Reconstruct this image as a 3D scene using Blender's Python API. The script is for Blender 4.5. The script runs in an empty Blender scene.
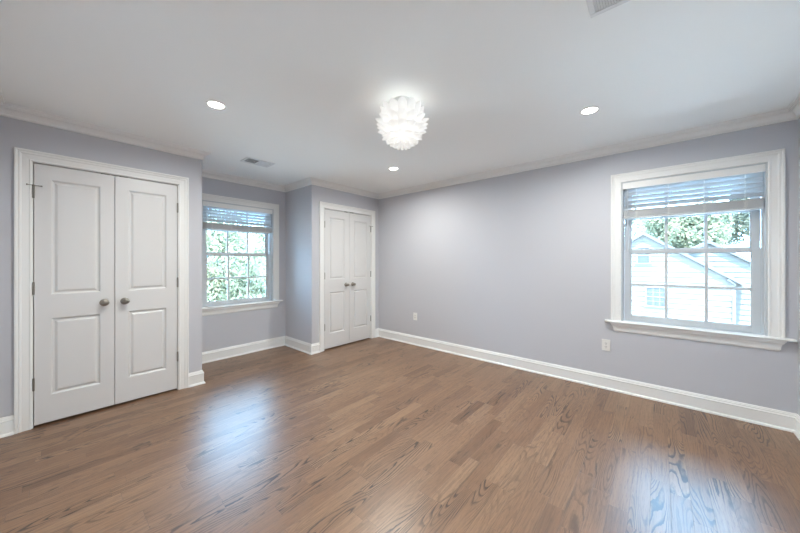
import bpy, bmesh, math, random
from mathutils import Vector, Matrix
R_ = math.radians
SC = bpy.context.scene
C = SC.collection

# ------------------------------------------------------------------ camera
cam_d = bpy.data.cameras.new('camera'); cam = bpy.data.objects.new('camera', cam_d); C.objects.link(cam)
cam_d.sensor_width = 36; cam_d.lens = 299.8163 / 800 * 36; cam_d.shift_y = -(266.5 - 261.5063) / 800
cam_d.clip_start = .02; cam_d.clip_end = 300
cam.location = (3.6509, -3.6614, 1.286)
cam.rotation_euler = (R_(90), 0, R_(90 - 49.1702))
SC.camera = cam
# ------------------------------------------------------------------ world, sun, exposure
w = bpy.data.worlds.new('sky'); SC.world = w; w.use_nodes = True
bg = w.node_tree.nodes['Background']; bg.inputs[0].default_value = (.37, .67, 1, 1); bg.inputs[1].default_value = 15.0
sun_d = bpy.data.lights.new('sun', 'SUN'); sun_d.energy = 32.0; sun_d.angle = R_(1.5); sun_d.color = (.92, .96, 1)
sun = bpy.data.objects.new('sun', sun_d); C.objects.link(sun)
sun.rotation_euler = Vector((-.06, .50, -1.0)).to_track_quat('-Z', 'Y').to_euler()
SC.view_settings.view_transform = 'Standard'; SC.view_settings.look = 'None'
SC.view_settings.exposure = 0.46; SC.view_settings.gamma = 1; SC.view_settings.use_curve_mapping = False
CAN_POWER = 16; BULB_POWER = 66
SC.cycles.use_denoising = True
SC.cycles.max_bounces = 12; SC.cycles.diffuse_bounces = 8; SC.cycles.transparent_max_bounces = 24
SC.cycles.sample_clamp_indirect = 8

# ------------------------------------------------------------------ measurements
A = .7177            # depth of the alcove
Y1, Y2 = -1.3127, -2.6333
RX, LY = 4.44, -3.955
H = 2.435
D1, D2 = -3.303, -.6445   # centres of the two closet door pairs
HALF = .4545
DOOR_H = 2.045

# ------------------------------------------------------------------ materials
def mat(name, col, rough=.5, metal=0, spec=.5, **k):
    m = bpy.data.materials.new(name); m.use_nodes = True
    b = m.node_tree.nodes['Principled BSDF']
    b.inputs['Base Color'].default_value = (*col, 1); b.inputs['Roughness'].default_value = rough
    b.inputs['Metallic'].default_value = metal; b.inputs['Specular IOR Level'].default_value = spec
    return m
def nodes(m): return m.node_tree.nodes, m.node_tree.links, m.node_tree.nodes['Principled BSDF']
def bump(m, scale, strength, dist=.002):
    n, l, b = nodes(m)
    t = n.new('ShaderNodeTexCoord'); s = n.new('ShaderNodeTexNoise'); s.inputs['Scale'].default_value = scale; s.inputs['Detail'].default_value = 3
    bp = n.new('ShaderNodeBump'); bp.inputs['Strength'].default_value = strength; bp.inputs['Distance'].default_value = dist
    l.new(t.outputs['Object'], s.inputs['Vector']); l.new(s.outputs['Fac'], bp.inputs['Height']); l.new(bp.outputs['Normal'], b.inputs['Normal'])
    return m
M = {}
M['wall'] = bump(mat('wall_paint', (.562, .567, .60), .6, spec=.3), 260, .08, .001)
M['ceiling'] = bump(mat('ceiling_paint', (.925, .94, .93), .75, spec=.2), 200, .06, .001)
M['trim'] = mat('trim_gloss_white', (.84, .84, .82), .3, spec=.45)
M['door'] = bump(mat('door_white', (.70, .695, .685), .32, spec=.45), 420, .05, .0006)
M['vinyl'] = mat('vinyl_white', (.58, .61, .63), .35)
M['slat'] = mat('blind_white', (.55, .565, .575), .45)
M['cord'] = mat('cord_white', (.75, .75, .72), .8)
M['nickel'] = mat('satin_nickel', (.33, .31, .275), .28, 1)
M['dark'] = mat('dark_metal', (.06, .055, .05), .5, .6)
M['closet'] = mat('closet_paint', (.6, .6, .6), .8)
M['plastic'] = mat('plate_plastic', (.84, .83, .80), .3)
M['slot'] = mat('slot_dark', (.03, .03, .03), .6)
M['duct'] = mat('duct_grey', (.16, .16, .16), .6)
M['register'] = mat('register_white', (.74, .75, .75), .4)
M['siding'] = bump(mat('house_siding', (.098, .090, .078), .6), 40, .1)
M['shingle'] = bump(mat('roof_shingle', (.07, .075, .08), .9), 30, .6, .02)
M['rake'] = mat('rake_board', (.06, .064, .068), .6)
M['housewin'] = mat('house_window_glass', (.045, .05, .055), .35, spec=.15)
M['bark'] = bump(mat('tree_bark', (.16, .12, .09), .9), 18, .6, .02)

def glass():
    m = bpy.data.materials.new('window_glass'); m.use_nodes = True
    n, l = m.node_tree.nodes, m.node_tree.links; n.clear()
    o = n.new('ShaderNodeOutputMaterial'); t = n.new('ShaderNodeBsdfTransparent'); g = n.new('ShaderNodeBsdfGlossy'); g.inputs['Roughness'].default_value = .02
    t.inputs[0].default_value = (.95, .97, .97, 1)
    f = n.new('ShaderNodeFresnel'); f.inputs[0].default_value = 1.45; x = n.new('ShaderNodeMixShader')
    l.new(f.outputs[0], x.inputs[0]); l.new(t.outputs[0], x.inputs[1]); l.new(g.outputs[0], x.inputs[2]); l.new(x.outputs[0], o.inputs[0])
    return m
M['glass'] = glass()
def emit(name, col, s):
    m = mat(name, (.9, .9, .9), .4); b = m.node_tree.nodes['Principled BSDF']
    b.inputs['Emission Color'].default_value = (*col, 1); b.inputs['Emission Strength'].default_value = s
    return m
M['led'] = emit('led_lens', (1, .96, .9), 12)
M['bulb'] = emit('bulb_glow', (1, .95, .88), 14)
def petal_mat():
    m = bpy.data.materials.new('petal_plastic'); m.use_nodes = True
    n, l = m.node_tree.nodes, m.node_tree.links; n.clear()
    o = n.new('ShaderNodeOutputMaterial'); d = n.new('ShaderNodeBsdfDiffuse'); t = n.new('ShaderNodeBsdfTranslucent'); x = n.new('ShaderNodeMixShader')
    d.inputs[0].default_value = (.93, .93, .93, 1); t.inputs[0].default_value = (.95, .95, .94, 1); x.inputs[0].default_value = .55
    e = n.new('ShaderNodeEmission'); e.inputs[0].default_value = (1, .985, .96, 1); e.inputs[1].default_value = .10; ad = n.new('ShaderNodeAddShader')
    l.new(d.outputs[0], x.inputs[1]); l.new(t.outputs[0], x.inputs[2]); l.new(x.outputs[0], ad.inputs[0]); l.new(e.outputs[0], ad.inputs[1]); l.new(ad.outputs[0], o.inputs[0])
    return m
M['petal'] = petal_mat()
def leaf_mat(name, c1, c2):
    m = bpy.data.materials.new(name); m.use_nodes = True
    n, l = m.node_tree.nodes, m.node_tree.links; n.clear()
    o = n.new('ShaderNodeOutputMaterial'); d = n.new('ShaderNodeBsdfDiffuse'); t = n.new('ShaderNodeBsdfTranslucent'); x = n.new('ShaderNodeMixShader'); x.inputs[0].default_value = .4
    tc = n.new('ShaderNodeTexCoord'); ns = n.new('ShaderNodeTexNoise'); ns.inputs['Scale'].default_value = 1.6; cr = n.new('ShaderNodeValToRGB')
    cr.color_ramp.elements[0].position = .35; cr.color_ramp.elements[1].position = .65
    cr.color_ramp.elements[0].color = (*c1, 1); cr.color_ramp.elements[1].color = (*c2, 1)
    l.new(tc.outputs['Object'], ns.inputs['Vector']); l.new(ns.outputs['Fac'], cr.inputs[0])
    for s in (d, t): l.new(cr.outputs[0], s.inputs[0])
    l.new(d.outputs[0], x.inputs[1]); l.new(t.outputs[0], x.inputs[2]); l.new(x.outputs[0], o.inputs[0])
    return m
M['leaf'] = leaf_mat('leaf_pale_green', (.135, .15, .10), (.27, .27, .18))
M['leaf_cool'] = leaf_mat('leaf_blue_green', (.08, .09, .07), (.17, .17, .12))
M['bounce_ground'] = bump(mat('pale_bounce_ground', (.60, .57, .52), .95), 60, .8, .02)  # ground is out of view; made pale to reflect daylight up to the ceiling

def floor_mat():
    m = mat('oak_floor', (.3, .18, .1), .3); n, l, b = nodes(m)
    def N(t, **k):
        x = n.new(t)
        for a, v in k.items(): setattr(x, a, v)
        return x
    def math_(op, a, bb=None, c=None):
        x = N('ShaderNodeMath', operation=op)
        for i, v in enumerate((a, bb, c)):
            if v is None: continue
            if isinstance(v, (int, float)): x.inputs[i].default_value = v
            else: l.new(v, x.inputs[i])
        return x.outputs[0]
    def mixc(f, a, c2, bt='MIX'):
        x = N('ShaderNodeMix', data_type='RGBA', blend_type=bt)
        for i, v in ((0, f), (6, a), (7, c2)):
            if isinstance(v, (int, float)): x.inputs[i].default_value = v
            elif isinstance(v, tuple): x.inputs[i].default_value = (*v, 1)
            else: l.new(v, x.inputs[i])
        return x.outputs[2]
    def smooth(v, lo, hi, a=0., c=1.):
        x = N('ShaderNodeMapRange', interpolation_type='SMOOTHSTEP'); l.new(v, x.inputs[0])
        for i, q in ((1, lo), (2, hi), (3, a), (4, c)): x.inputs[i].default_value = q
        return x.outputs[0]
    def comb(x_, y_, z_):
        x = N('ShaderNodeCombineXYZ')
        for i, v in enumerate((x_, y_, z_)):
            if isinstance(v, (int, float)): x.inputs[i].default_value = v
            else: l.new(v, x.inputs[i])
        return x.outputs[0]
    def noise(vec, sc, det=2, rough=.5, dist=0):
        x = N('ShaderNodeTexNoise'); l.new(vec, x.inputs['Vector']); x.inputs['Scale'].default_value = sc; x.inputs['Detail'].default_value = det
        x.inputs['Roughness'].default_value = rough; x.inputs['Distortion'].default_value = dist; return x.outputs['Fac']
    tc = N('ShaderNodeTexCoord'); sp = N('ShaderNodeSeparateXYZ'); l.new(tc.outputs['Object'], sp.inputs[0])
    X, Y = sp.outputs[0], sp.outputs[1]
    BW = .0826
    bx = math_('DIVIDE', math_('ADD', X, 10 + .014), BW); bi = math_('FLOOR', bx); bf = math_('FRACT', bx)
    wv = math_('ADD', math_('DIVIDE', Y, .52), math_('MULTIPLY', bi, 37.173))
    def vor(feat):
        x = N('ShaderNodeTexVoronoi', voronoi_dimensions='1D', feature=feat); l.new(wv, x.inputs['W']); x.inputs['Scale'].default_value = 1; x.inputs['Randomness'].default_value = .9; return x
    vc = vor('F1'); ve = vor('DISTANCE_TO_EDGE')
    cs = N('ShaderNodeSeparateColor'); l.new(vc.outputs['Color'], cs.inputs[0]); r1, r2, r3 = cs.outputs
    # board tone
    base = N('ShaderNodeValToRGB'); cr = base.color_ramp; cr.interpolation = 'LINEAR'
    cols = [(0, (.150, .072, .036)), (.12, (.200, .103, .053)), (.35, (.245, .133, .071)), (.8, (.270, .150, .081)), (1, (.31, .182, .102))]
    while len(cr.elements) < len(cols): cr.elements.new(.5)
    for e, (p, c) in zip(cr.elements, cols): e.position = p; e.color = (*c, 1)
    l.new(r1, base.inputs[0])
    # cathedral rings: contour lines of a stretched field, its own offset in every board
    ox = math_('ADD', X, math_('MULTIPLY', r2, 31.0)); oy = math_('ADD', Y, math_('MULTIPLY', r3, 57.0))
    field = noise(comb(math_('MULTIPLY', ox, 9.0), math_('MULTIPLY', oy, .95), math_('MULTIPLY', r1, 9)), 1, 1.2, .4, .12)
    wob = noise(comb(math_('MULTIPLY', ox, 45), math_('MULTIPLY', oy, 16), 0), 1, 3, .6)
    ring = math_('FRACT', math_('ADD', math_('MULTIPLY', field, 24), math_('MULTIPLY', wob, .55)))
    line = math_('MULTIPLY', smooth(ring, .50, .84), smooth(ring, .90, 1.0, 1, 0))
    patch = smooth(noise(comb(math_('MULTIPLY', ox, 5), math_('MULTIPLY', oy, 1.6), 3.3), 1, 2), .36, .56)
    brd = smooth(r2, .25, .85, .25, 1)
    dark = math_('MULTIPLY', math_('MULTIPLY', line, patch), brd)
    pores = smooth(noise(comb(math_('MULTIPLY', ox, 420), math_('MULTIPLY', oy, 16), 1.7), 1, 3, .6), .50, .72)
    streak = noise(comb(math_('MULTIPLY', ox, 75), math_('MULTIPLY', oy, 2.2), 5.1), 1, 3, .6)
    mott = noise(comb(math_('MULTIPLY', X, 6), math_('MULTIPLY', Y, 3), 0), 1, 3, .6)
    c = base.outputs[0]
    c = mixc(smooth(streak, .38, .68, 0, .38), c, (.085, .047, .028))
    c = mixc(smooth(mott, .3, .7, 0, .25), c, (.29, .165, .09))
    c = mixc(math_('MULTIPLY', pores, .55), c, (.065, .040, .028))
    c = mixc(dark, c, (.040, .021, .014))
    # seams
    e1 = math_('MULTIPLY', math_('MINIMUM', bf, math_('SUBTRACT', 1, bf)), BW)
    e2 = math_('MULTIPLY', ve.outputs['Distance'], .52)
    seam = smooth(math_('MINIMUM', e1, e2), .0003, .0012, 1, 0)
    c = mixc(math_('MULTIPLY', seam, .55), c, (.05, .028, .018))
    l.new(c, b.inputs['Base Color'])
    rg = math_('ADD', math_('MULTIPLY', noise(comb(math_('MULTIPLY', X, 40), math_('MULTIPLY', Y, 8), 0), 1, 2), .08), .29)
    l.new(math_('ADD', rg, math_('MULTIPLY', pores, .06)), b.inputs['Roughness'])
    b.inputs['Specular IOR Level'].default_value = .5; b.inputs['IOR'].default_value = 1.7
    hgt = math_('ADD', math_('MULTIPLY', seam, -1.0), math_('ADD', math_('MULTIPLY', pores, -.12), math_('MULTIPLY', noise(comb(math_('MULTIPLY', bi, 7.7), math_('MULTIPLY', Y, 2.5), r1), 1, 1), .5)))
    bp = N('ShaderNodeBump'); bp.inputs['Strength'].default_value = .35; bp.inputs['Distance'].default_value = .0012
    l.new(hgt, bp.inputs['Height']); l.new(bp.outputs[0], b.inputs['Normal'])
    return m
M['floor'] = floor_mat()

# ------------------------------------------------------------------ helpers
def obj(name, bm, m, parent=None, smooth=False, bevel=0, loc=None):
    me = bpy.data.meshes.new(name)
    bmesh.ops.recalc_face_normals(bm, faces=bm.faces)
    bm.to_mesh(me); bm.free(); me.materials.append(M[m])
    if smooth:
        for p in me.polygons: p.use_smooth = True
    o = bpy.data.objects.new(name, me); C.objects.link(o)
    if parent: o.parent = parent
    if loc: o.location = loc
    if bevel:
        b = o.modifiers.new('bevel', 'BEVEL'); b.width = bevel; b.segments = 2; b.limit_method = 'ANGLE'
    return o
def tag(o, label=None, cat=None, group=None, kind=None):
    if label: o['label'] = label
    if cat: o['category'] = cat
    if group: o['group'] = group
    if kind: o['kind'] = kind
    return o
def thing(name, label, cat, loc=(0, 0, 0), rz=0, group=None, kind=None):
    o = bpy.data.objects.new(name, None); C.objects.link(o); o.location = loc; o.rotation_euler = (0, 0, rz); o.empty_display_size = .1
    return tag(o, label, cat, group, kind)
def box(bm, x0, x1, y0, y1, z0, z1):
    v = [bm.verts.new((x, y, z)) for z in (z0, z1) for x, y in ((x0, y0), (x1, y0), (x1, y1), (x0, y1))]
    for f in ((0, 3, 2, 1), (4, 5, 6, 7), (0, 1, 5, 4), (1, 2, 6, 5), (2, 3, 7, 6), (3, 0, 4, 7)): bm.faces.new([v[i] for i in f])
def B(*bxs):
    bm = bmesh.new()
    for b in bxs: box(bm, *b)
    return bm
def struct(name, bm, m, label=None, cat=None, **k):
    return tag(obj(name, bm, m, **k), label, cat, kind='structure')
def tube(bm, pts, r, n=8, cap=True):
    pts = [Vector(p) for p in pts]; rings = []
    for i, p in enumerate(pts):
        d = (pts[min(i + 1, len(pts) - 1)] - pts[max(i - 1, 0)]).normalized()
        u = d.orthogonal().normalized() if i == 0 else (u - d * u.dot(d)).normalized()
        v = d.cross(u); rr = r[i] if isinstance(r, (list, tuple)) else r
        rings.append([bm.verts.new(p + (u * math.cos(2 * math.pi * k / n) + v * math.sin(2 * math.pi * k / n)) * rr) for k in range(n)])
    for a, b in zip(rings, rings[1:]):
        for k in range(n): bm.faces.new((a[k], a[(k + 1) % n], b[(k + 1) % n], b[k]))
    if cap: bm.faces.new(rings[0]); bm.faces.new(rings[-1])
def lathe(bm, prof, n=32, sx=1, sy=1, axis='z', org=(0, 0, 0)):
    rings = []
    for r, z in prof:
        ring = []
        for k in range(n):
            a = 2 * math.pi * k / n; p = (r * math.cos(a) * sx, r * math.sin(a) * sy, z)
            if axis == 'x': p = (p[2], p[0], p[1])
            ring.append(bm.verts.new((p[0] + org[0], p[1] + org[1], p[2] + org[2])))
        rings.append(ring)
    for a, b in zip(rings, rings[1:]):
        for k in range(n): bm.faces.new((a[k], a[(k + 1) % n], b[(k + 1) % n], b[k]))
    bm.faces.new(rings[0]); bm.faces.new(rings[-1])
def sweep(path, prof, closed, z0=0):
    """profile points (distance from wall, z) mitred round a wall line; interior lies to the left; one bmesh per segment"""
    P = [Vector(p) for p in path]; n = len(P); out = []
    def mitre(i):
        prv = P[i - 1] if (closed or i > 0) else None; nxt = P[(i + 1) % n] if (closed or i < n - 1) else None
        ns = []
        for a, b in ((prv, P[i]), (P[i], nxt)):
            if a is None or b is None: continue
            d = (b - a).normalized(); ns.append(Vector((-d.y, d.x)))
        if len(ns) == 1: return ns[0]
        s = ns[0] + ns[1]; return s * (2 / s.length_squared)
    for i in range(n if closed else n - 1):
        j = (i + 1) % n; mi, mj = mitre(i), mitre(j); bm = bmesh.new()
        ra = [bm.verts.new((*(P[i] + mi * a), z0 + z)) for a, z in prof]; rb = [bm.verts.new((*(P[j] + mj * a), z0 + z)) for a, z in prof]
        for k in range(len(prof)):
            q = (k + 1) % len(prof); bm.faces.new((ra[k], rb[k], rb[q], ra[q]))
        bm.faces.new(ra); bm.faces.new(rb); out.append(bm)
    return out
def join(bms):
    t = bmesh.new()
    for b in bms:
        me = bpy.data.meshes.new('tmp'); b.to_mesh(me); b.free(); t.from_mesh(me); bpy.data.meshes.remove(me)
    return t
def xf(bm, m): bmesh.ops.transform(bm, matrix=m, verts=bm.verts); return bm

# ------------------------------------------------------------------ shell
WT = .16   # exterior wall thickness
struct('floor', B((-A, RX, LY, 0, -.05, 0)), 'floor', 'stained oak strip floor running between the closet wall and the camera', 'floor')
struct('ceiling', B((-A - WT, RX + .12, LY - .12, WT, H, H + .1)), 'ceiling', 'flat white ceiling with recessed lights', 'ceiling')
OW = .928     # window opening width
WB, WA = 3.832, -1.970      # window centres
Z0, Z1 = .700, 2.065
def wall_with_hole(f, u0, u1, hu0, hu1, hz0, hz1, zb=-.05, zt=H):
    """f maps (ua, ub, za, zb) to a box"""
    return B(f(u0, hu0, zb, zt), f(hu1, u1, zb, zt), f(hu0, hu1, zb, hz0), f(hu0, hu1, hz1, zt))
struct('wall_right', wall_with_hole(lambda a, b, c, d: (a, b, 0, WT, c, d), -A - WT, RX + .12, WB - OW / 2, WB + OW / 2, Z0 - .02, Z1), 'wall', 'long lavender grey wall with one window', 'wall')
struct('wall_alcove', wall_with_hole(lambda a, b, c, d: (-A - WT, -A, a, b, c, d), LY - .12, 0, WA - OW / 2, WA + OW / 2, Z0 - .02, Z1), 'wall', 'blue grey wall at the back of the alcove around its window', 'wall')
struct('wall_near', B((RX, RX + .12, LY - .12, 0, -.05, H)), 'wall', 'grey wall beside the camera at the right edge', 'wall')
struct('wall_behind', B((-A, RX, LY - .12, LY, -.05, H)), 'wall', 'grey wall at the left edge beyond the closet', 'wall')
JW = HALF + .0045
OPEN_T = DOOR_H + .008
def closet_wall(y0, y1, dc, side):
    o0, o1 = dc - JW - .018, dc + JW + .018
    b = [(-.1, 0, y0, o0, 0, H), (-.1, 0, o1, y1, 0, H), (-.1, 0, o0, o1, OPEN_T + .018, H)]
    if side < 0: b.append((-A, -.1, y1 - .1, y1, 0, H))
    else: b.append((-A, -.1, y0, y0 + .1, 0, H))
    return B(*b)
struct('wall_left', closet_wall(LY, Y2, D1, -1), 'wall', 'grey closet wall around the near double doors', 'wall')
struct('wall_far_left', closet_wall(Y1, 0, D2, 1), 'wall', 'grey closet wall around the far double doors, bluish on its alcove side', 'wall')
# crown, one length per wall
CR = [(0, -.080), (.012, -.080), (.0175, -.076), (.0175, -.066), (.0075, -.062), (.009, -.056), (.014, -.046), (.022, -.036), (.033, -.028), (.042, -.025), (.042, -.017), (.050, -.020), (.055, -.017), (.055, -.009), (.063, -.009), (.065, -.005), (.065, 0), (0, 0)]
loop = [(0, 0), (0, Y1), (-A, Y1), (-A, Y2), (0, Y2), (0, LY), (RX, LY), (RX, 0)]
names = ['above the far closet doors', 'on the side wall of the alcove', 'above the alcove window', 'on the hidden side of the alcove', 'above the near closet doors', 'at the far left edge of the room', 'at the right edge of the room', 'along the top of the long right wall']
for i, bm in enumerate(sweep(loop, CR, True, H)):
    struct('trim_%d' % (i + 1), bm, 'trim', 'white crown moulding ' + names[i], 'crown moulding')
# baseboards
BB = [(0, 0), (.026, 0), (.0258, .006), (.023, .013), (.018, .018), (.014, .019), (.014, .103), (.0165, .106), (.0165, .111), (.012, .115), (.0105, .122), (.0105, .126), (.007, .131), (.005, .138), (0, .140)]
CW = .0945
c1a, c1b = D1 - HALF - CW, D1 + HALF + CW; c2a, c2b = D2 - HALF - CW, D2 + HALF + CW
path = [(0, c1a), (0, LY), (RX, LY), (RX, 0), (0, 0), (0, c2b)]
for nm, lb, bm in zip(['left', 'behind', 'near', 'right', 'corner'], ['left of the near closet doors', 'at the left edge wall', 'at the right edge wall', 'along the long right wall', 'between the far closet doors and the corner'], sweep(path, BB, False)):
    struct('baseboard_' + nm, bm, 'trim', 'white baseboard ' + lb, 'baseboard')
path = [(0, c2a), (0, Y1), (-A, Y1), (-A, Y2), (0, Y2), (0, c1b)]
for nm, lb, bm in zip(['far_left', 'alcove_right', 'alcove_back', 'alcove_left', 'middle'], ['left of the far closet doors', 'on the side wall of the alcove', 'under the alcove window', 'on the hidden side of the alcove', 'between the near closet doors and the alcove'], sweep(path, BB, False)):
    struct('baseboard_' + nm, bm, 'trim', 'white baseboard ' + lb, 'baseboard')

# ------------------------------------------------------------------ casings (profile: distance from inner edge, thickness)
CP = [(0, 0), (0, .0105), (.004, .0125), (.009, .0125), (.012, .0100), (.046, .0125), (.052, .0165), (.060, .0175), (.064, .0155), (.067, .0195), (.074, .0215), (.0805, .0205), (.0825, .017), (.0825, 0)]
def casing(u0, u1, z0, z1, sc=1.0):
    """U shaped mitred casing in (u, n, z); room side is +n"""
    out = []
    path = [(u0, z0), (u0, z1), (u1, z1), (u1, z0)]
    off = [(-1, 0), (-1, 1), (1, 1), (1, 0)]
    for i in range(3):
        bm = bmesh.new()
        r = [[bm.verts.new((path[j][0] + off[j][0] * t * sc, n, path[j][1] + off[j][1] * t * sc)) for t, n in CP] for j in (i, i + 1)]
        for k in range(len(CP)):
            q = (k + 1) % len(CP); bm.faces.new((r[0][k], r[1][k], r[1][q], r[0][q]))
        bm.faces.new(r[0]); bm.faces.new(r[1]); out.append(bm)
    return out
# local frame (u, n, z): closet wall -> world (n, u, z); right wall -> world (u, -n, z); alcove -> world (-A + n, u, z)
T_CL = Matrix(((0, 1, 0, 0), (1, 0, 0, 0), (0, 0, 1, 0), (0, 0, 0, 1)))
T_AL = Matrix.Translation((-A, 0, 0)) @ T_CL
T_RT = Matrix(((1, 0, 0, 0), (0, -1, 0, 0), (0, 0, 1, 0), (0, 0, 0, 1)))

# ------------------------------------------------------------------ closet doors
def leaf_mesh(w, h, mirror):
    """front face at n=0, body to n=-.035, hinge edge at u=0, meeting edge at u=w"""
    bm = bmesh.new(); t = .035
    us = [0, .0845, w - .0865, w]; zs = [0, .210, .818, 1.004, 1.917, h]
    def V(u, n, z): return bm.verts.new((u, n, z))
    for i in range(3):
        for j in range(5):
            u0, u1, z0, z1 = us[i], us[i + 1], zs[j], zs[j + 1]
            if i == 1 and j in (1, 3):
                prev = None
                for ins, n in ((0, 0), (.004, -.0015), (.010, -.0100), (.014, -.0130), (.021, -.0130), (.033, -.0045), (.036, -.0028), (.038, -.0028)):
                    ring = [V(u0 + ins, n, z0 + ins), V(u1 - ins, n, z0 + ins), V(u1 - ins, n, z1 - ins), V(u0 + ins, n, z1 - ins)]
                    if prev:
                        for k in range(4): bm.faces.new((prev[k], prev[(k + 1) % 4], ring[(k + 1) % 4], ring[k]))
                    prev = ring
                bm.faces.new(prev)
            else: bm.faces.new((V(u0, 0, z0), V(u1, 0, z0), V(u1, 0, z1), V(u0, 0, z1)))
    for a, b in (((0, 0), (w, 0)), ((w, 0), (w, h)), ((w, h), (0, h)), ((0, h), (0, 0))):
        bm.faces.new((V(a[0], 0, a[1]), V(a[0], -t, a[1]), V(b[0], -t, b[1]), V(b[0], 0, b[1])))
    bm.faces.new((V(0, -t, 0), V(w, -t, 0), V(w, -t, h), V(0, -t, h)))
    bmesh.ops.remove_doubles(bm, verts=bm.verts, dist=1e-5)
    return bm
DB = .018
def make_leaf(idx, dc, side, pin, label):
    """side -1: hinged at the low y jamb, +1 at the high y jamb"""
    w = HALF - .0022
    root = thing('door_%d' % idx, label, 'closet door', (0, dc + side * HALF, 0), 0, kind='structure')
    def put(name, bm, m, parent=root, **k):
        # local u runs from hinge edge to meeting edge
        S = Matrix.Diagonal((-side, 1, 1, 1)); xf(bm, T_CL @ S); return obj(name, bm, m, parent, **k)
    put('door_panel', xf(leaf_mesh(w, DOOR_H - DB, side), Matrix.Translation((0, -.001, DB))), 'door')
    # knob
    ku, kz = w - .064, .930
    bm = bmesh.new(); lathe(bm, [(.001, 0), (.029, 0), (.031, .002), (.030, .005), (.024, .009), (.014, .011), (.0105, .014), (.010, .024)], 32, axis='z')
    rot = Matrix(((1, 0, 0, ku), (0, 0, 1, 0), (0, 1, 0, kz), (0, 0, 0, 1)))
    k = put('knob_rosette', xf(bm, rot), 'nickel', smooth=True)
    bm = bmesh.new(); prof = [(.009, .022)]
    for i in range(13):
        a = -1.25 + i * (1.25 + 1.5707) / 12; prof.append((.0225 * math.cos(a) + .0003, .045 + .0195 * math.sin(a)))
    lathe(bm, prof, 32, sx=1.28, sy=.95)
    put('door_knob', xf(bm, rot), 'nickel', smooth=True)
    for i, hz in enumerate((.336, 1.078, 1.823)):
        bm = bmesh.new(); tube(bm, [(-.002, .0055, hz - .046), (-.002, .0055, hz + .046)], .0062, 12)
        for q in (-.047, .047): tube(bm, [(-.002, .0055, hz + q - .002), (-.002, .0055, hz + q + .002)], .0048, 10)
        box(bm, 0.0, .003, -.03, .001, hz - .044, hz + .044)
        put('hinge', bm, 'nickel', smooth=False)
    if pin:
        hz = 1.823 + .05; bm = bmesh.new()
        tube(bm, [(-.034, .020, hz), (-.004, .012, hz), (.040, .012, hz)], .0028, 8)
        tube(bm, [(-.002, .0055, hz - .006), (-.002, .0055, hz + .005)], .009, 12)
        tube(bm, [(.038, .012, hz), (.038, .006, hz)], .0055, 10); tube(bm, [(-.036, .0205, hz), (-.032, .0195, hz)], .006, 10)
        put('hinge_pin_stop', bm, 'nickel')
    bm = B((w - .085, w - .030, -.026, -.0005, DOOR_H - .001, DOOR_H + .0072)); put('ball_catch', bm, 'dark')
    return root
make_leaf(1, D1, -1, True, 'left leaf of the near white closet doors, hinge stop at its top left')
make_leaf(2, D1, 1, False, 'right leaf of the near white closet doors, beside the alcove')
make_leaf(3, D2, -1, False, 'left leaf of the far white closet doors, nearer the alcove')
make_leaf(4, D2, 1, True, 'right leaf of the far white closet doors, next to the corner')
for i, (dc, lb) in enumerate(((D1, 'near'), (D2, 'far'))):
    u0, u1 = dc - HALF - .012, dc + HALF + .012
    struct('trim_%d' % (9 + i), join([xf(b, T_CL) for b in casing(u0, u1, 0, DOOR_H + .012)]), 'trim', 'white moulded casing around the %s closet doors' % lb, 'door casing')
    j0, j1 = dc - JW, dc + JW
    struct('trim_%d' % (11 + i), B((-.1, 0, j0 - .018, j0, 0, OPEN_T), (-.1, 0, j1, j1 + .018, 0, OPEN_T), (-.1, 0, j0 - .018, j1 + .018, OPEN_T, OPEN_T + .018)), 'trim', 'white jamb lining the %s closet door opening' % lb, 'door jamb')

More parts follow.
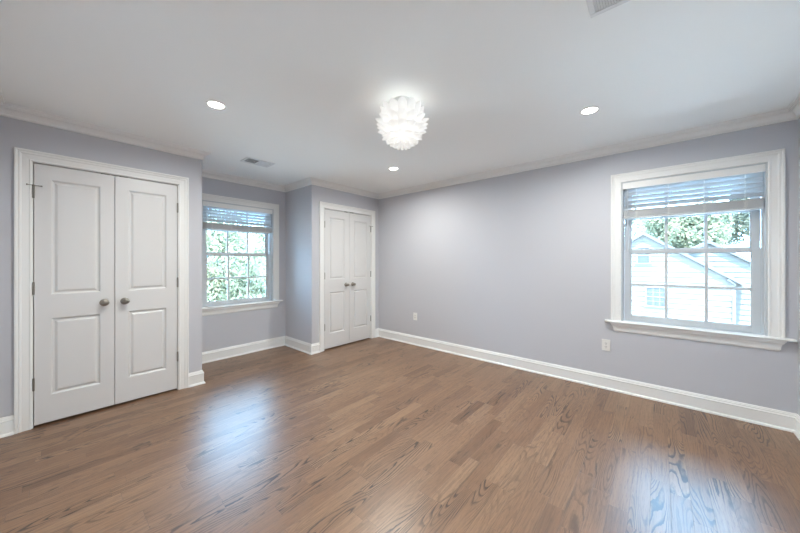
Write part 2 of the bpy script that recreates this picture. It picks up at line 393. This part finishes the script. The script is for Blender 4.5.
# ------------------------------------------------------------------ windows
def make_window(idx, uc, T, label):
    root = thing('window_%d' % idx, label, 'window', kind='structure')
    u0, u1 = uc - OW / 2, uc + OW / 2
    def put(name, bm, m, parent=root, **k): return obj(name, xf(bm, T), m, parent, **k)
    put('casing', join(casing(u0, u1, Z0, Z1)), 'trim')
    # stool and apron
    s0, s1 = uc - .593, uc + .593
    bm = bmesh.new(); prof = [(-.045, .682), (.040, .682), (.048, .686), (.051, .692), (.048, .698), (.040, .702), (-.045, .702)]
    for ua, ub, pr in ((u0, u1, [(-.045, .682), (0, .682), (0, .702), (-.045, .702)]), (s0, s1, [(0, .682)] + prof[1:-1] + [(0, .702)])):
        ra = [bm.verts.new((ua, n, z)) for n, z in pr]; rb = [bm.verts.new((ub, n, z)) for n, z in pr]
        for k in range(len(pr)): bm.faces.new((ra[k], rb[k], rb[(k + 1) % len(pr)], ra[(k + 1) % len(pr)]))
        bm.faces.new(ra); bm.faces.new(rb)
    put('stool', bm, 'trim')
    ap = [(0, .596), (.008, .596), (.010, .603), (.0135, .607), (.015, .630), (.020, .648), (.029, .660), (.031, .661), (.031, .667), (.036, .670), (.038, .682), (0, .682)]
    bm = bmesh.new(); a0, a1 = uc - .512, uc + .512
    # the ends of the apron are mitred returns following the profile
    ra = [bm.verts.new((a0 - n, n, z)) for n, z in ap]; rb = [bm.verts.new((a1 + n, n, z)) for n, z in ap]
    for k in range(len(ap)): bm.faces.new((ra[k], rb[k], rb[(k + 1) % len(ap)], ra[(k + 1) % len(ap)]))
    bm.faces.new(ra); bm.faces.new(rb)
    put('apron', bm, 'trim')
    # frame: jamb extension and vinyl liners with tracks
    d = -.155
    put('window_frame', B((u0, u0 + .012, d, 0, Z0 + .002, Z1), (u1 - .012, u1, d, 0, Z0 + .002, Z1), (u0 + .012, u1 - .012, d, 0, Z1 - .012, Z1),
        (u0 + .012, u0 + .022, -.060, -.046, Z0 + .002, Z1 - .012), (u1 - .022, u1 - .012, -.060, -.046, Z0 + .002, Z1 - .012),
        (u0 + .012, u0 + .020, -.094, -.088, Z0 + .002, Z1 - .012), (u1 - .020, u1 - .012, -.094, -.088, Z0 + .002, Z1 - .012),
        (u0, u1, d - .02, -.046, Z0 - .018, Z0 + .004)), 'vinyl')
    # sashes
    def sash(name, n0, n1, zb, zt, br, tr, rows, tilt=False):
        v0, v1 = u0 + .0225, u1 - .0225; st = .049
        g0, g1 = v0 + st, v1 - st
        bx = [(v0, g0, n0, n1, zb, zt), (g1, v1, n0, n1, zb, zt), (g0, g1, n0, n1, zb, zb + br), (g0, g1, n0, n1, zt - tr, zt)]
        bd = n1 - .010
        for q in ((g0, g0 + .007, n0 + .008, bd, zb + br, zt - tr), (g1 - .007, g1, n0 + .008, bd, zb + br, zt - tr), (g0, g1, n0 + .008, bd, zb + br, zb + br + .006), (g0, g1, n0 + .008, bd, zt - tr - .006, zt - tr)): bx.append(q)
        s = put(name, B(*bx), 'vinyl', bevel=.0015)
        nm = (n0 + n1) / 2
        put('glass_pane', B((g0, g1, nm - .002, nm + .002, zb + br, zt - tr)), 'glass', s)
        mz0, mz1 = zb + br, zt - tr; mb = []
        for k in (1, 2):
            uu = g0 + (g1 - g0) * k / 3; mb.append((uu - .0105, uu + .0105, nm + .0025, nm + .010, mz0, mz1))
        zz = (mz0 + mz1) / 2; mb.append((g0, g1, nm + .0022, nm + .0105, zz - .0105, zz + .0105))
        mb2 = [(a, b, nm - .010, nm - .0025, e, f) for a, b, c, d_, e, f in mb]
        put('muntins', B(*(mb + mb2)), 'vinyl', s)
        return s
    lo = sash('lower_sash', -.087, -.061, Z0 + .006, 1.397, .050, .031, 2)
    put('sash_lock', B((uc - .03, uc + .03, -.085, -.063, 1.397, 1.403), (uc - .012, uc + .012, -.081, -.067, 1.403, 1.414)), 'vinyl', lo, bevel=.002)
    sash('upper_sash', -.122, -.096, 1.372, Z1 - .014, .030, .040, 2)
    return root
make_window(1, WA, T_AL, 'white double hung window in the alcove looking onto green trees')
make_window(2, WB, T_RT, 'white double hung window in the long wall looking onto a white house')

# ------------------------------------------------------------------ blinds
def make_blind(uc, T, label, wand_end):
    root = thing('window_blind', label, 'blind', T @ Vector((uc, -.02, 1.70)), group='half raised white window blinds')
    TT = Matrix.Translation(-root.location) @ T
    h = OW / 2 - .013
    def put(name, bm, m, parent=root, **k): return obj(name, xf(bm, TT), m, parent, **k)
    put('valance', B((uc - h - .0, uc + h, -.010, .002, 1.994, Z1 - .013), (uc - h, uc + h, -.012, .004, 2.045, Z1 - .013)), 'trim', bevel=.002)
    put('head_rail', B((uc - h, uc + h, -.044, -.012, 2.012, Z1 - .014)), 'slat')
    s = h - .006; bm = bmesh.new(); th = R_(44)
    nc, wd = -.0275, .0235
    for i in range(5):
        zc = 1.985 - i * .0405
        r = []
        for du in (-s, s):
            for k in range(7):
                q = -1 + k / 3; cv = .0022 * (1 - q * q); a = q * wd
                r.append((du, a, cv))
        for off in (0, -.0028):
            pass
        va, vb = [], []
        for off in (0, -.0028):
            for j, du in enumerate((-s, s)):
                row = []
                for k in range(7):
                    q = -1 + k / 3; a = q * wd; z = .0022 * (1 - q * q) + off
                    n = nc + a * math.cos(th) - z * math.sin(th); zz = zc + a * math.sin(th) + z * math.cos(th)
                    row.append(bm.verts.new((uc + du, n, zz)))
                (va if j == 0 else vb).append(row)
        la = va[0] + va[1][::-1]; lb = vb[0] + vb[1][::-1]
        for k in range(len(la)): bm.faces.new((la[k], lb[k], lb[(k + 1) % len(la)], la[(k + 1) % len(la)]))
        bm.faces.new(la); bm.faces.new(lb)
    put('tilted_slats', bm, 'slat')
    bm = bmesh.new()
    for i in range(17):
        z = 1.7215 + i * .0040; j = (.0012 if i % 3 == 1 else -.0008 if i % 5 == 2 else 0)
        box(bm, uc - s, uc + s, nc - wd + j, nc + wd + j, z, z + .0029)
    put('stacked_slats', bm, 'slat')
    put('bottom_rail', B((uc - s, uc + s, nc - wd, nc + wd, 1.703, 1.7205)), 'slat', bevel=.002)
    for k, du in enumerate((-.348, -.118, .112, .346)):
        bm = bmesh.new()
        for dn in (-.026, .0255): tube(bm, [(uc + du, nc + dn, 1.702), (uc + du, nc + dn, 2.012)], .0011, 6)
        tube(bm, [(uc + du + .004, nc, 1.72), (uc + du + .004, nc, 2.012)], .0009, 6)
        for i in range(5): box(bm, uc + du - .003, uc + du + .003, nc + .0245, nc + .027, 1.985 - i * .0405 - .013, 1.985 - i * .0405 - .006)
        for dn in (.0265,):
            for i in range(3): tube(bm, [(uc + du - .012 + i * .009, nc + dn, 1.712 + i * .002), (uc + du + .0 + i * .006, nc + dn + .001, 1.742), (uc + du - .010 + i * .009, nc + dn, 1.778)], .0011, 6)
        put('ladder_cord', bm, 'cord')
    bm = bmesh.new(); wu = uc - .412
    tube(bm, [(wu, .010, 1.985), (wu, .010, wand_end)], .0038, 8); tube(bm, [(wu, .010, wand_end), (wu, .010, wand_end - .04)], [.0045, .006], 8)
    tube(bm, [(wu, -.012, 1.992), (wu, .004, 1.992), (wu, .010, 1.982)], .002, 6)
    put('tilt_wand', bm, 'slat')
    return root
make_blind(WA, T_AL, 'half raised white slat blind in the alcove window', 1.30)
make_blind(WB, T_RT, 'half raised white slat blind in the window of the long wall', 1.42)

# ------------------------------------------------------------------ recessed lights
LIGHTS = [(1.19, -2.878, 'recessed ceiling light nearest the near closet doors, left of the petal lamp'), (1.162, -.905, 'recessed ceiling light deepest in the room, below the petal lamp in view'), (3.25, -.99, 'recessed ceiling light nearest the window of the long wall'), (3.25, -2.878, 'recessed ceiling light above the camera, outside the picture')]
def make_can(x, y, label):
    root = thing('recessed_light', label, 'ceiling light', (x, y, H), group='recessed ceiling lights')
    bm = bmesh.new(); prof = [(.050, -.0005), (.053, -.003), (.060, -.0045), (.0645, -.003), (.066, -.0002), (.066, 0), (.050, 0)]
    rings = [[bm.verts.new((r * math.cos(k * math.pi / 24), r * math.sin(k * math.pi / 24), z)) for k in range(48)] for r, z in prof]
    for a in range(len(rings)):
        p, q = rings[a], rings[(a + 1) % len(rings)]
        for k in range(48): bm.faces.new((p[k], p[(k + 1) % 48], q[(k + 1) % 48], q[k]))
    obj('trim_ring', bm, 'trim', root, smooth=True)
    bm = bmesh.new(); lathe(bm, [(.001, -.0030), (.03, -.0028), (.046, -.0015), (.0498, -.0002)], 48); obj('light_lens', bm, 'led', root, smooth=True)
    ld = bpy.data.lights.new('recessed_glow', 'AREA'); ld.shape = 'DISK'; ld.size = .09; ld.energy = CAN_POWER; ld.color = (.985, 1, .965); ld.spread = R_(168)
    lo = bpy.data.objects.new('recessed_glow', ld); C.objects.link(lo); lo.parent = root; lo.location = (0, 0, -.008)
    return root
for x, y, lb in LIGHTS: make_can(x, y, lb)

# ------------------------------------------------------------------ petal lamp
def petal(az, e0, e1, r0, r1, wid, tip):
    """cupped petal: root at elevation e0 and radius r0 from the centre, tip at e1, r1, curling outward"""
    bm = bmesh.new(); NU, NV = 14, 8; g = []
    for i in range(NU + 1):
        t = math.sin(i / NU * math.pi / 2) ** .9; e = e0 + (e1 - e0) * t; r = r0 + (r1 - r0) * (t ** 1.8)
        c = Vector((r * math.cos(e), 0, r * math.sin(e)))
        w_ = wid * (.70 + .30 * math.sin(min(t / .5, 1) * math.pi / 2)) * (1 if t < .66 else max(0, 1 - ((t - .66) / .34) ** 2.6) ** .55)
        w_ = max(w_, .0015); row = []
        for j in range(NV + 1):
            s = -1 + 2 * j / NV
            cup = -.85 * w_ * w_ / wid * s * s
            n = Vector((math.cos(e), 0, math.sin(e)))
            if e1 > e0: n = Vector((math.cos(e - tip), 0, math.sin(e - tip)))
            p = c + Vector((0, s * w_, 0)) + n * cup
            row.append(p)
        g.append(row)
    ca, sa = math.cos(az), math.sin(az)
    def W(p): return Vector((p.x * ca - p.y * sa, p.x * sa + p.y * ca, p.z))
    vs = [[bm.verts.new(W(p)) for p in row] for row in g]
    for i in range(NU):
        for j in range(NV): bm.faces.new((vs[i][j], vs[i][j + 1], vs[i + 1][j + 1], vs[i + 1][j]))
    return bm
def make_lamp():
    root = thing('petal_ceiling_lamp', 'round white ceiling lamp of overlapping glowing plastic petals in the middle of the ceiling', 'lamp', (2.262, -2.030, H))
    bm = bmesh.new(); lathe(bm, [(.001, -.034), (.052, -.034), (.060, -.030), (.064, -.018), (.064, 0), (.001, 0)], 40); obj('canopy', bm, 'trim', root, smooth=True)
    bm = bmesh.new(); tube(bm, [(0, 0, -.034), (0, 0, -.13)], .012, 16); tube(bm, [(0, 0, -.11), (0, 0, -.15)], .021, 20); obj('socket', bm, 'plastic', root, smooth=True)
    zc = -.172
    bm = bmesh.new(); lathe(bm, [(.012, -.135), (.016, -.15), (.030, -.175), (.031, -.195), (.022, -.213), (.002, -.221)], 24); obj('bulb', bm, 'bulb', root, smooth=True)
    bm = bmesh.new(); lathe(bm, [(.110 * math.cos(R_(e)), zc + .110 * math.sin(R_(e))) for e in range(20, 79, 6)], 32); obj('added_bulb_baffle', bm, 'petal', root, smooth=True)  # unseen dome added over the bulb to soften its hot spot on the ceiling
    bm = bmesh.new()
    for e in (-72, -45, -20, 5, 30):
        rr = .112 * math.cos(R_(e)); zz = zc + .112 * math.sin(R_(e))
        tube(bm, [(rr * math.cos(a * math.pi / 18), rr * math.sin(a * math.pi / 18), zz) for a in range(37)], .002, 6, cap=False)
    obj('ring_frame', bm, 'petal', root, smooth=True)
    a0 = math.atan2(-3.6614 + 2.030, 3.6509 - 2.262)
    tiers = [(-88, -66, .108, .172, .019), (-82, -50, .108, .174, .028), (-66, -33, .110, .178, .036), (-47, -12, .112, .185, .042), (-30, 7, .112, .195, .044), (-6, 36, .112, .197, .044)]
    proto = []
    for ti, (ea, eb, r0, r1, wd) in enumerate(tiers):
        base = petal(0, R_(ea), R_(eb), r0, r1, wd, R_(10)); me = None
        for k in range(14):
            if me is None:
                o = obj('petal', base, 'petal', root, smooth=True); me = o.data
            else:
                o = bpy.data.objects.new('petal', me); C.objects.link(o); o.parent = root
            o.location = (0, 0, zc); o.rotation_euler = (0, 0, a0 + 2 * math.pi * k / 14)
            s = o.modifiers.new('thickness', 'SOLIDIFY'); s.thickness = .0012
    ld = bpy.data.lights.new('bulb_light', 'POINT'); ld.energy = BULB_POWER; ld.color = (.985, 1, .97); ld.shadow_soft_size = .036
    lo = bpy.data.objects.new('bulb_light', ld); C.objects.link(lo); lo.parent = root; lo.location = (0, 0, -.19)
    return root
make_lamp()

# ------------------------------------------------------------------ ceiling registers
def make_register(x0, x1, y0, y1, label, two_way, along):
    """louvres run across; along = axis of the long side"""
    cx, cy = (x0 + x1) / 2, (y0 + y1) / 2; hx, hy = (x1 - x0) / 2, (y1 - y0) / 2
    root = thing('ceiling_vent', label, 'vent', (cx, cy, H), group='white ceiling air registers')
    f = .024; z0, z1 = -.007, 0
    bm = B((-hx, hx, -hy, -hy + f, z0, z1), (-hx, hx, hy - f, hy, z0, z1), (-hx, -hx + f, -hy + f, hy - f, z0, z1), (hx - f, hx, -hy + f, hy - f, z0, z1))
    obj('register_frame', bm, 'register', root, bevel=.002)
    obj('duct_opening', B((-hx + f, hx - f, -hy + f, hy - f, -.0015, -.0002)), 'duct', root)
    bm = bmesh.new(); n = 14; L0, L1 = (-hy + f, hy - f) if along == 'y' else (-hx + f, hx - f); W0, W1 = (-hx + f, hx - f) if along == 'y' else (-hy + f, hy - f)
    step = (W1 - W0) / 11
    for half in ((-1, 1) if two_way else (0,)):
        la, lb = (L0, -.004) if half == -1 else (.004, L1) if half == 1 else (L0, L1)
        m_ = int((lb - la) / .0095)
        for i in range(m_):
            p = la + (i + .5) * (lb - la) / m_; t = .0075 * (1 if half <= 0 else -1)
            a, b = (p - t * .5, -.0062), (p + t * .5, -.0018)
            pts = []
            for q, z in (a, b):
                for d_ in (-.0005, .0005):
                    for ww in (W0, W1): pts.append((ww, q + d_, z) if along == 'y' else (q + d_, ww, z))
            v = [bm.verts.new(p_) for p_ in pts]
            for fc in ((0, 1, 3, 2), (4, 5, 7, 6), (0, 1, 5, 4), (2, 3, 7, 6), (0, 2, 6, 4), (1, 3, 7, 5)): bm.faces.new([v[k] for k in fc])
    obj('louvres', bm, 'register', root)
    if two_way: obj('centre_bar', B((-hx + f, hx - f, -.004, .004, z0, -.001)), 'register', root)
    bm = B((hx - f - .004, hx - f + .012, -.006, .006, -.016, -.0065)) if not two_way else B((-.006, .006, hy - f - .004, hy - f + .010, -.014, -.0065))
    obj('damper_lever', bm, 'duct' if not two_way else 'register', root)
    return root
make_register(.040, .240, -2.270, -1.958, 'white ceiling register over the alcove, its left half dark', True, 'y')
make_register(3.408, 3.70, -2.225, -2.008, 'white ceiling register cut off by the top edge of the picture', False, 'x')

# ------------------------------------------------------------------ outlets
def make_outlet(u, z, label):
    root = thing('wall_outlet', label, 'outlet', (u, 0, z), group='white outlets on the long wall')
    obj('cover_plate', B((-.036, .036, -.006, 0, -.057, .057)), 'plastic', root, bevel=.002)
    r = obj('receptacle', B((-.0165, .0165, -.0078, -.0055, -.0335, .0335)), 'plastic', root, bevel=.0008)
    bm = bmesh.new()
    for zc in (-.018, .016):
        box(bm, -.0078, -.0050, -.0084, -.0076, zc - .001, zc + .009); box(bm, .0050, .0078, -.0084, -.0076, zc + .000, zc + .008)
        tube(bm, [(0, -.0084, zc - .008), (0, -.0076, zc - .008)], .0026, 10)
    obj('slots', bm, 'slot', r)
    for zc in (-.047, .047):
        bm = bmesh.new(); tube(bm, [(0, -.0070, zc), (0, -.0058, zc)], .003, 12); obj('screw', bm, 'plastic', root)
make_outlet(3.245, .441, 'white double outlet on the long wall under the left end of the window sill')
make_outlet(.800, .437, 'small white outlet low on the long wall near the far corner')

# ------------------------------------------------------------------ outside
GZ = -3.1
tag(obj('ground', B((-40, 40, -30, 60, GZ - .1, GZ)), 'bounce_ground'), 'unseen ground between the houses, made pale to bounce daylight onto the ceiling', 'ground', kind='structure')
def siding_wall(poly_fn, x0, x1, yf, zb, zt, ex=.200):
    """lapped boards on a wall facing -y, clipped to z < poly_fn(x)"""
    bm = bmesh.new(); z = zb
    while z < zt:
        za, zb_ = z, z + ex
        # width range of the course: where the gable is above the course's bottom
        xs = [x0 + (x1 - x0) * i / 240 for i in range(241)]
        ok = [x for x in xs if poly_fn(x) > za + .01]
        if ok:
            a0, a1 = ok[0], ok[-1]; ok2 = [x for x in xs if poly_fn(x) > zb_]
            b0, b1 = (ok2[0], ok2[-1]) if ok2 else ((a0 + a1) / 2 - .01, (a0 + a1) / 2 + .01)
            v = [bm.verts.new(p) for p in ((a0, yf - .036, za), (a1, yf - .036, za), (b1, yf - .002, zb_), (b0, yf - .002, zb_), (a0, yf, za), (a1, yf, za), (b1, yf + .04, zb_), (b0, yf + .04, zb_))]
            for fc in ((0, 1, 2, 3), (0, 1, 5, 4), (1, 2, 6, 5), (3, 0, 4, 7), (2, 3, 7, 6), (4, 5, 6, 7)): bm.faces.new([v[k] for k in fc])
        z += ex
    return bm
house = thing('neighbor_house', 'white clapboard house with a steep front gable seen through the window of the long wall', 'house', (3.17, 11.89, GZ))
hl = house.location
def hput(name, bm, m, parent=house, **k): return obj(name, xf(bm, Matrix.Translation(-hl)), m, parent, **k)
SL = .714; AX, AZ = 3.17, 2.455
g1 = lambda x: AZ - .10 - SL * abs(x - AX)
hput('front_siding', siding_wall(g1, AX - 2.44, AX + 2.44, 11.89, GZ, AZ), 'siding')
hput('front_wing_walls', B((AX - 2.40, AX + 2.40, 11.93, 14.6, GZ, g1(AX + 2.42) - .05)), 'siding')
def gable_roof(ax, az, hw, y0, y1, th=.10):
    bm = bmesh.new()
    for s in (-1, 1):
        p = [(ax, y0, az), (ax + s * hw, y0, az - SL * hw), (ax + s * hw, y1, az - SL * hw), (ax, y1, az)]
        v = [bm.verts.new(q) for q in p] + [bm.verts.new((q[0], q[1], q[2] - th)) for q in p]
        for fc in ((0, 1, 2, 3), (4, 5, 6, 7), (0, 1, 5, 4), (1, 2, 6, 5), (2, 3, 7, 6), (3, 0, 4, 7)): bm.faces.new([v[k] for k in fc])
    return bm
hput('front_roof', gable_roof(AX, AZ + .02, 2.84, 11.72, 15.4, .06), 'shingle')
hput('rake_trim', gable_roof(AX, AZ - .041, 2.84, 11.72, 11.90, .06), 'rake')
hput('corner_board', B((AX + 2.40, AX + 2.50, 11.86, 11.96, GZ, g1(AX + 2.44))), 'siding')
# rear wing
BX, BZ = 5.12, 2.10
g2 = lambda x: BZ - .08 - SL * abs(x - BX)
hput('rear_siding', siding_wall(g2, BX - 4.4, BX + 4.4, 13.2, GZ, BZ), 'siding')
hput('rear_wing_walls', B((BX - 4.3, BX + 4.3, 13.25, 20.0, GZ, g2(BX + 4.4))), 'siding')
hput('rear_roof', gable_roof(BX, BZ + .02, 4.9, 13.02, 20.2, .07), 'shingle')
hput('rear_rake_trim', gable_roof(BX, BZ - .051, 4.9, 13.02, 13.20, .05), 'rake')
bm = bmesh.new(); tube(bm, [(5.62, 11.80, .10), (5.62, 11.80, GZ)], .045, 12); hput('downspout', bm, 'siding')
bm = bmesh.new(); tube(bm, [(5.46, 11.74, .66), (5.62, 11.79, .52), (5.66, 11.80, .46)], .035, 10); hput('gutter_elbow', bm, 'rake')
def hwin(x0, x1, z0, z1, cols, rows, parent=house):
    y = 11.86; t = .05
    fr = hput('house_window', B((x0 - t, x1 + t, y - .03, y + .02, z1, z1 + t), (x0 - t - .05, x1 + t + .05, y - .05, y + .02, z0 - t, z0), (x0 - t, x0, y - .03, y + .02, z0, z1), (x1, x1 + t, y - .03, y + .02, z0, z1),
        (x0, x1, y - .02, y + .02, (z0 + z1) / 2 - .018, (z0 + z1) / 2 + .018), *[(x0 + (x1 - x0) * k / cols - .010, x0 + (x1 - x0) * k / cols + .010, y - .015, y + .01, z0, z1) for k in range(1, cols)],
        *[(x0, x1, y - .014, y + .01, z0 + (z1 - z0) * k / rows - .008, z0 + (z1 - z0) * k / rows + .008) for k in range(1, rows) if k * 2 != rows]), 'siding')
    hput('window_glass', B((x0, x1, y - .008, y + .005, z0, z1)), 'housewin', fr)
hwin(2.99, 3.35, 1.23, 1.83, 1, 2)
hwin(3.27, 3.87, -.46, .25, 3, 4)

def make_tree(x, y, h, rc, zc, n, label, leafm, seed, size=.10, squash=.85, lumps=16, spread=1.0):
    rnd = random.Random(seed)
    root = thing('leafy_tree', label, 'tree', (x, y, GZ), group='trees outside the windows')
    zc -= GZ
    bm = bmesh.new(); tops = []
    tube(bm, [(0, 0, 0), (.05, .02, zc * .4), (-.04, .05, zc * .75), (0, 0, zc + rc * .4)], [.22, .17, .12, .04], 10)
    cl = []
    for i in range(lumps):
        while True:
            v = Vector((rnd.uniform(-1, 1), rnd.uniform(-1, 1), rnd.uniform(-1, 1)))
            if .35 < v.length < 1: break
        c = Vector((v.x * rc * .78, v.y * rc * .78, v.z * rc * squash * .78)); cl.append((c, rc * rnd.uniform(.28, .46)))
        tube(bm, [(0, 0, zc - rc * .6 + .02 * i), tuple(Vector((0, 0, zc)) + c * .55 + Vector((0, 0, -.15 * rc))), tuple(Vector((0, 0, zc)) + c)], [.07, .04, .015], 6)
    obj('trunk', bm, 'bark', root, smooth=True)
    bm = bmesh.new()
    for i in range(n):
        c, r = rnd.choice(cl)
        d = Vector((rnd.gauss(0, 1), rnd.gauss(0, 1), rnd.gauss(0, 1))).normalized()
        p = Vector((0, 0, zc)) + c + d * r * (rnd.random() ** .45) * spread
        nrm = (d + Vector((rnd.uniform(-.8, .8), rnd.uniform(-.8, .8), rnd.uniform(-.3, 1.1)))).normalized()
        u = nrm.orthogonal().normalized(); u.rotate(Matrix.Rotation(rnd.uniform(0, 6.28), 3, nrm)); v = nrm.cross(u)
        s = size * rnd.uniform(.6, 1.3)
        q = [p - u * s, p - u * .2 * s + v * .5 * s, p + u * s, p - u * .2 * s - v * .5 * s]
        m_ = [bm.verts.new(a) for a in (q[0], q[1] + nrm * s * .15, q[2], q[3] + nrm * s * .15)]
        bm.faces.new((m_[0], m_[1], m_[2])); bm.faces.new((m_[0], m_[2], m_[3]))
    me = bpy.data.meshes.new('foliage'); bm.to_mesh(me); bm.free(); me.materials.append(M[leafm])
    o = bpy.data.objects.new('foliage', me); C.objects.link(o); o.parent = root
# beyond the long wall's window
make_tree(4.55, 23.0, 8, 2.3, 3.6, 15000, 'bright round tree rising behind the middle of the white house', 'leaf', 3, .12)
make_tree(9.2, 27.0, 9, 3.3, 4.7, 26000, 'darker blue green tree behind the right side of the white house', 'leaf_cool', 5, .13)
make_tree(1.0, 28.0, 9, 3.0, 4.6, 2200, 'sparse thin tree against the sky left of the white house', 'leaf_cool', 8, .13)
# beyond the alcove window
make_tree(-8.4, .4, 8, 2.3, 1.1, 17000, 'pale green tree filling the middle of the alcove window', 'leaf', 11, .075)
make_tree(-11.8, 4.6, 8, 2.6, 2.4, 12000, 'broad tree behind the right side of the alcove window', 'leaf', 13, .08)
make_tree(-9.5, -5.0, 8, 2.4, 1.6, 12000, 'green tree standing left of the view through the alcove window', 'leaf', 17, .12)
make_tree(-15.5, .2, 9, 3.4, 2.2, 6000, 'tall tree farthest behind the alcove window', 'leaf_cool', 19, .13)
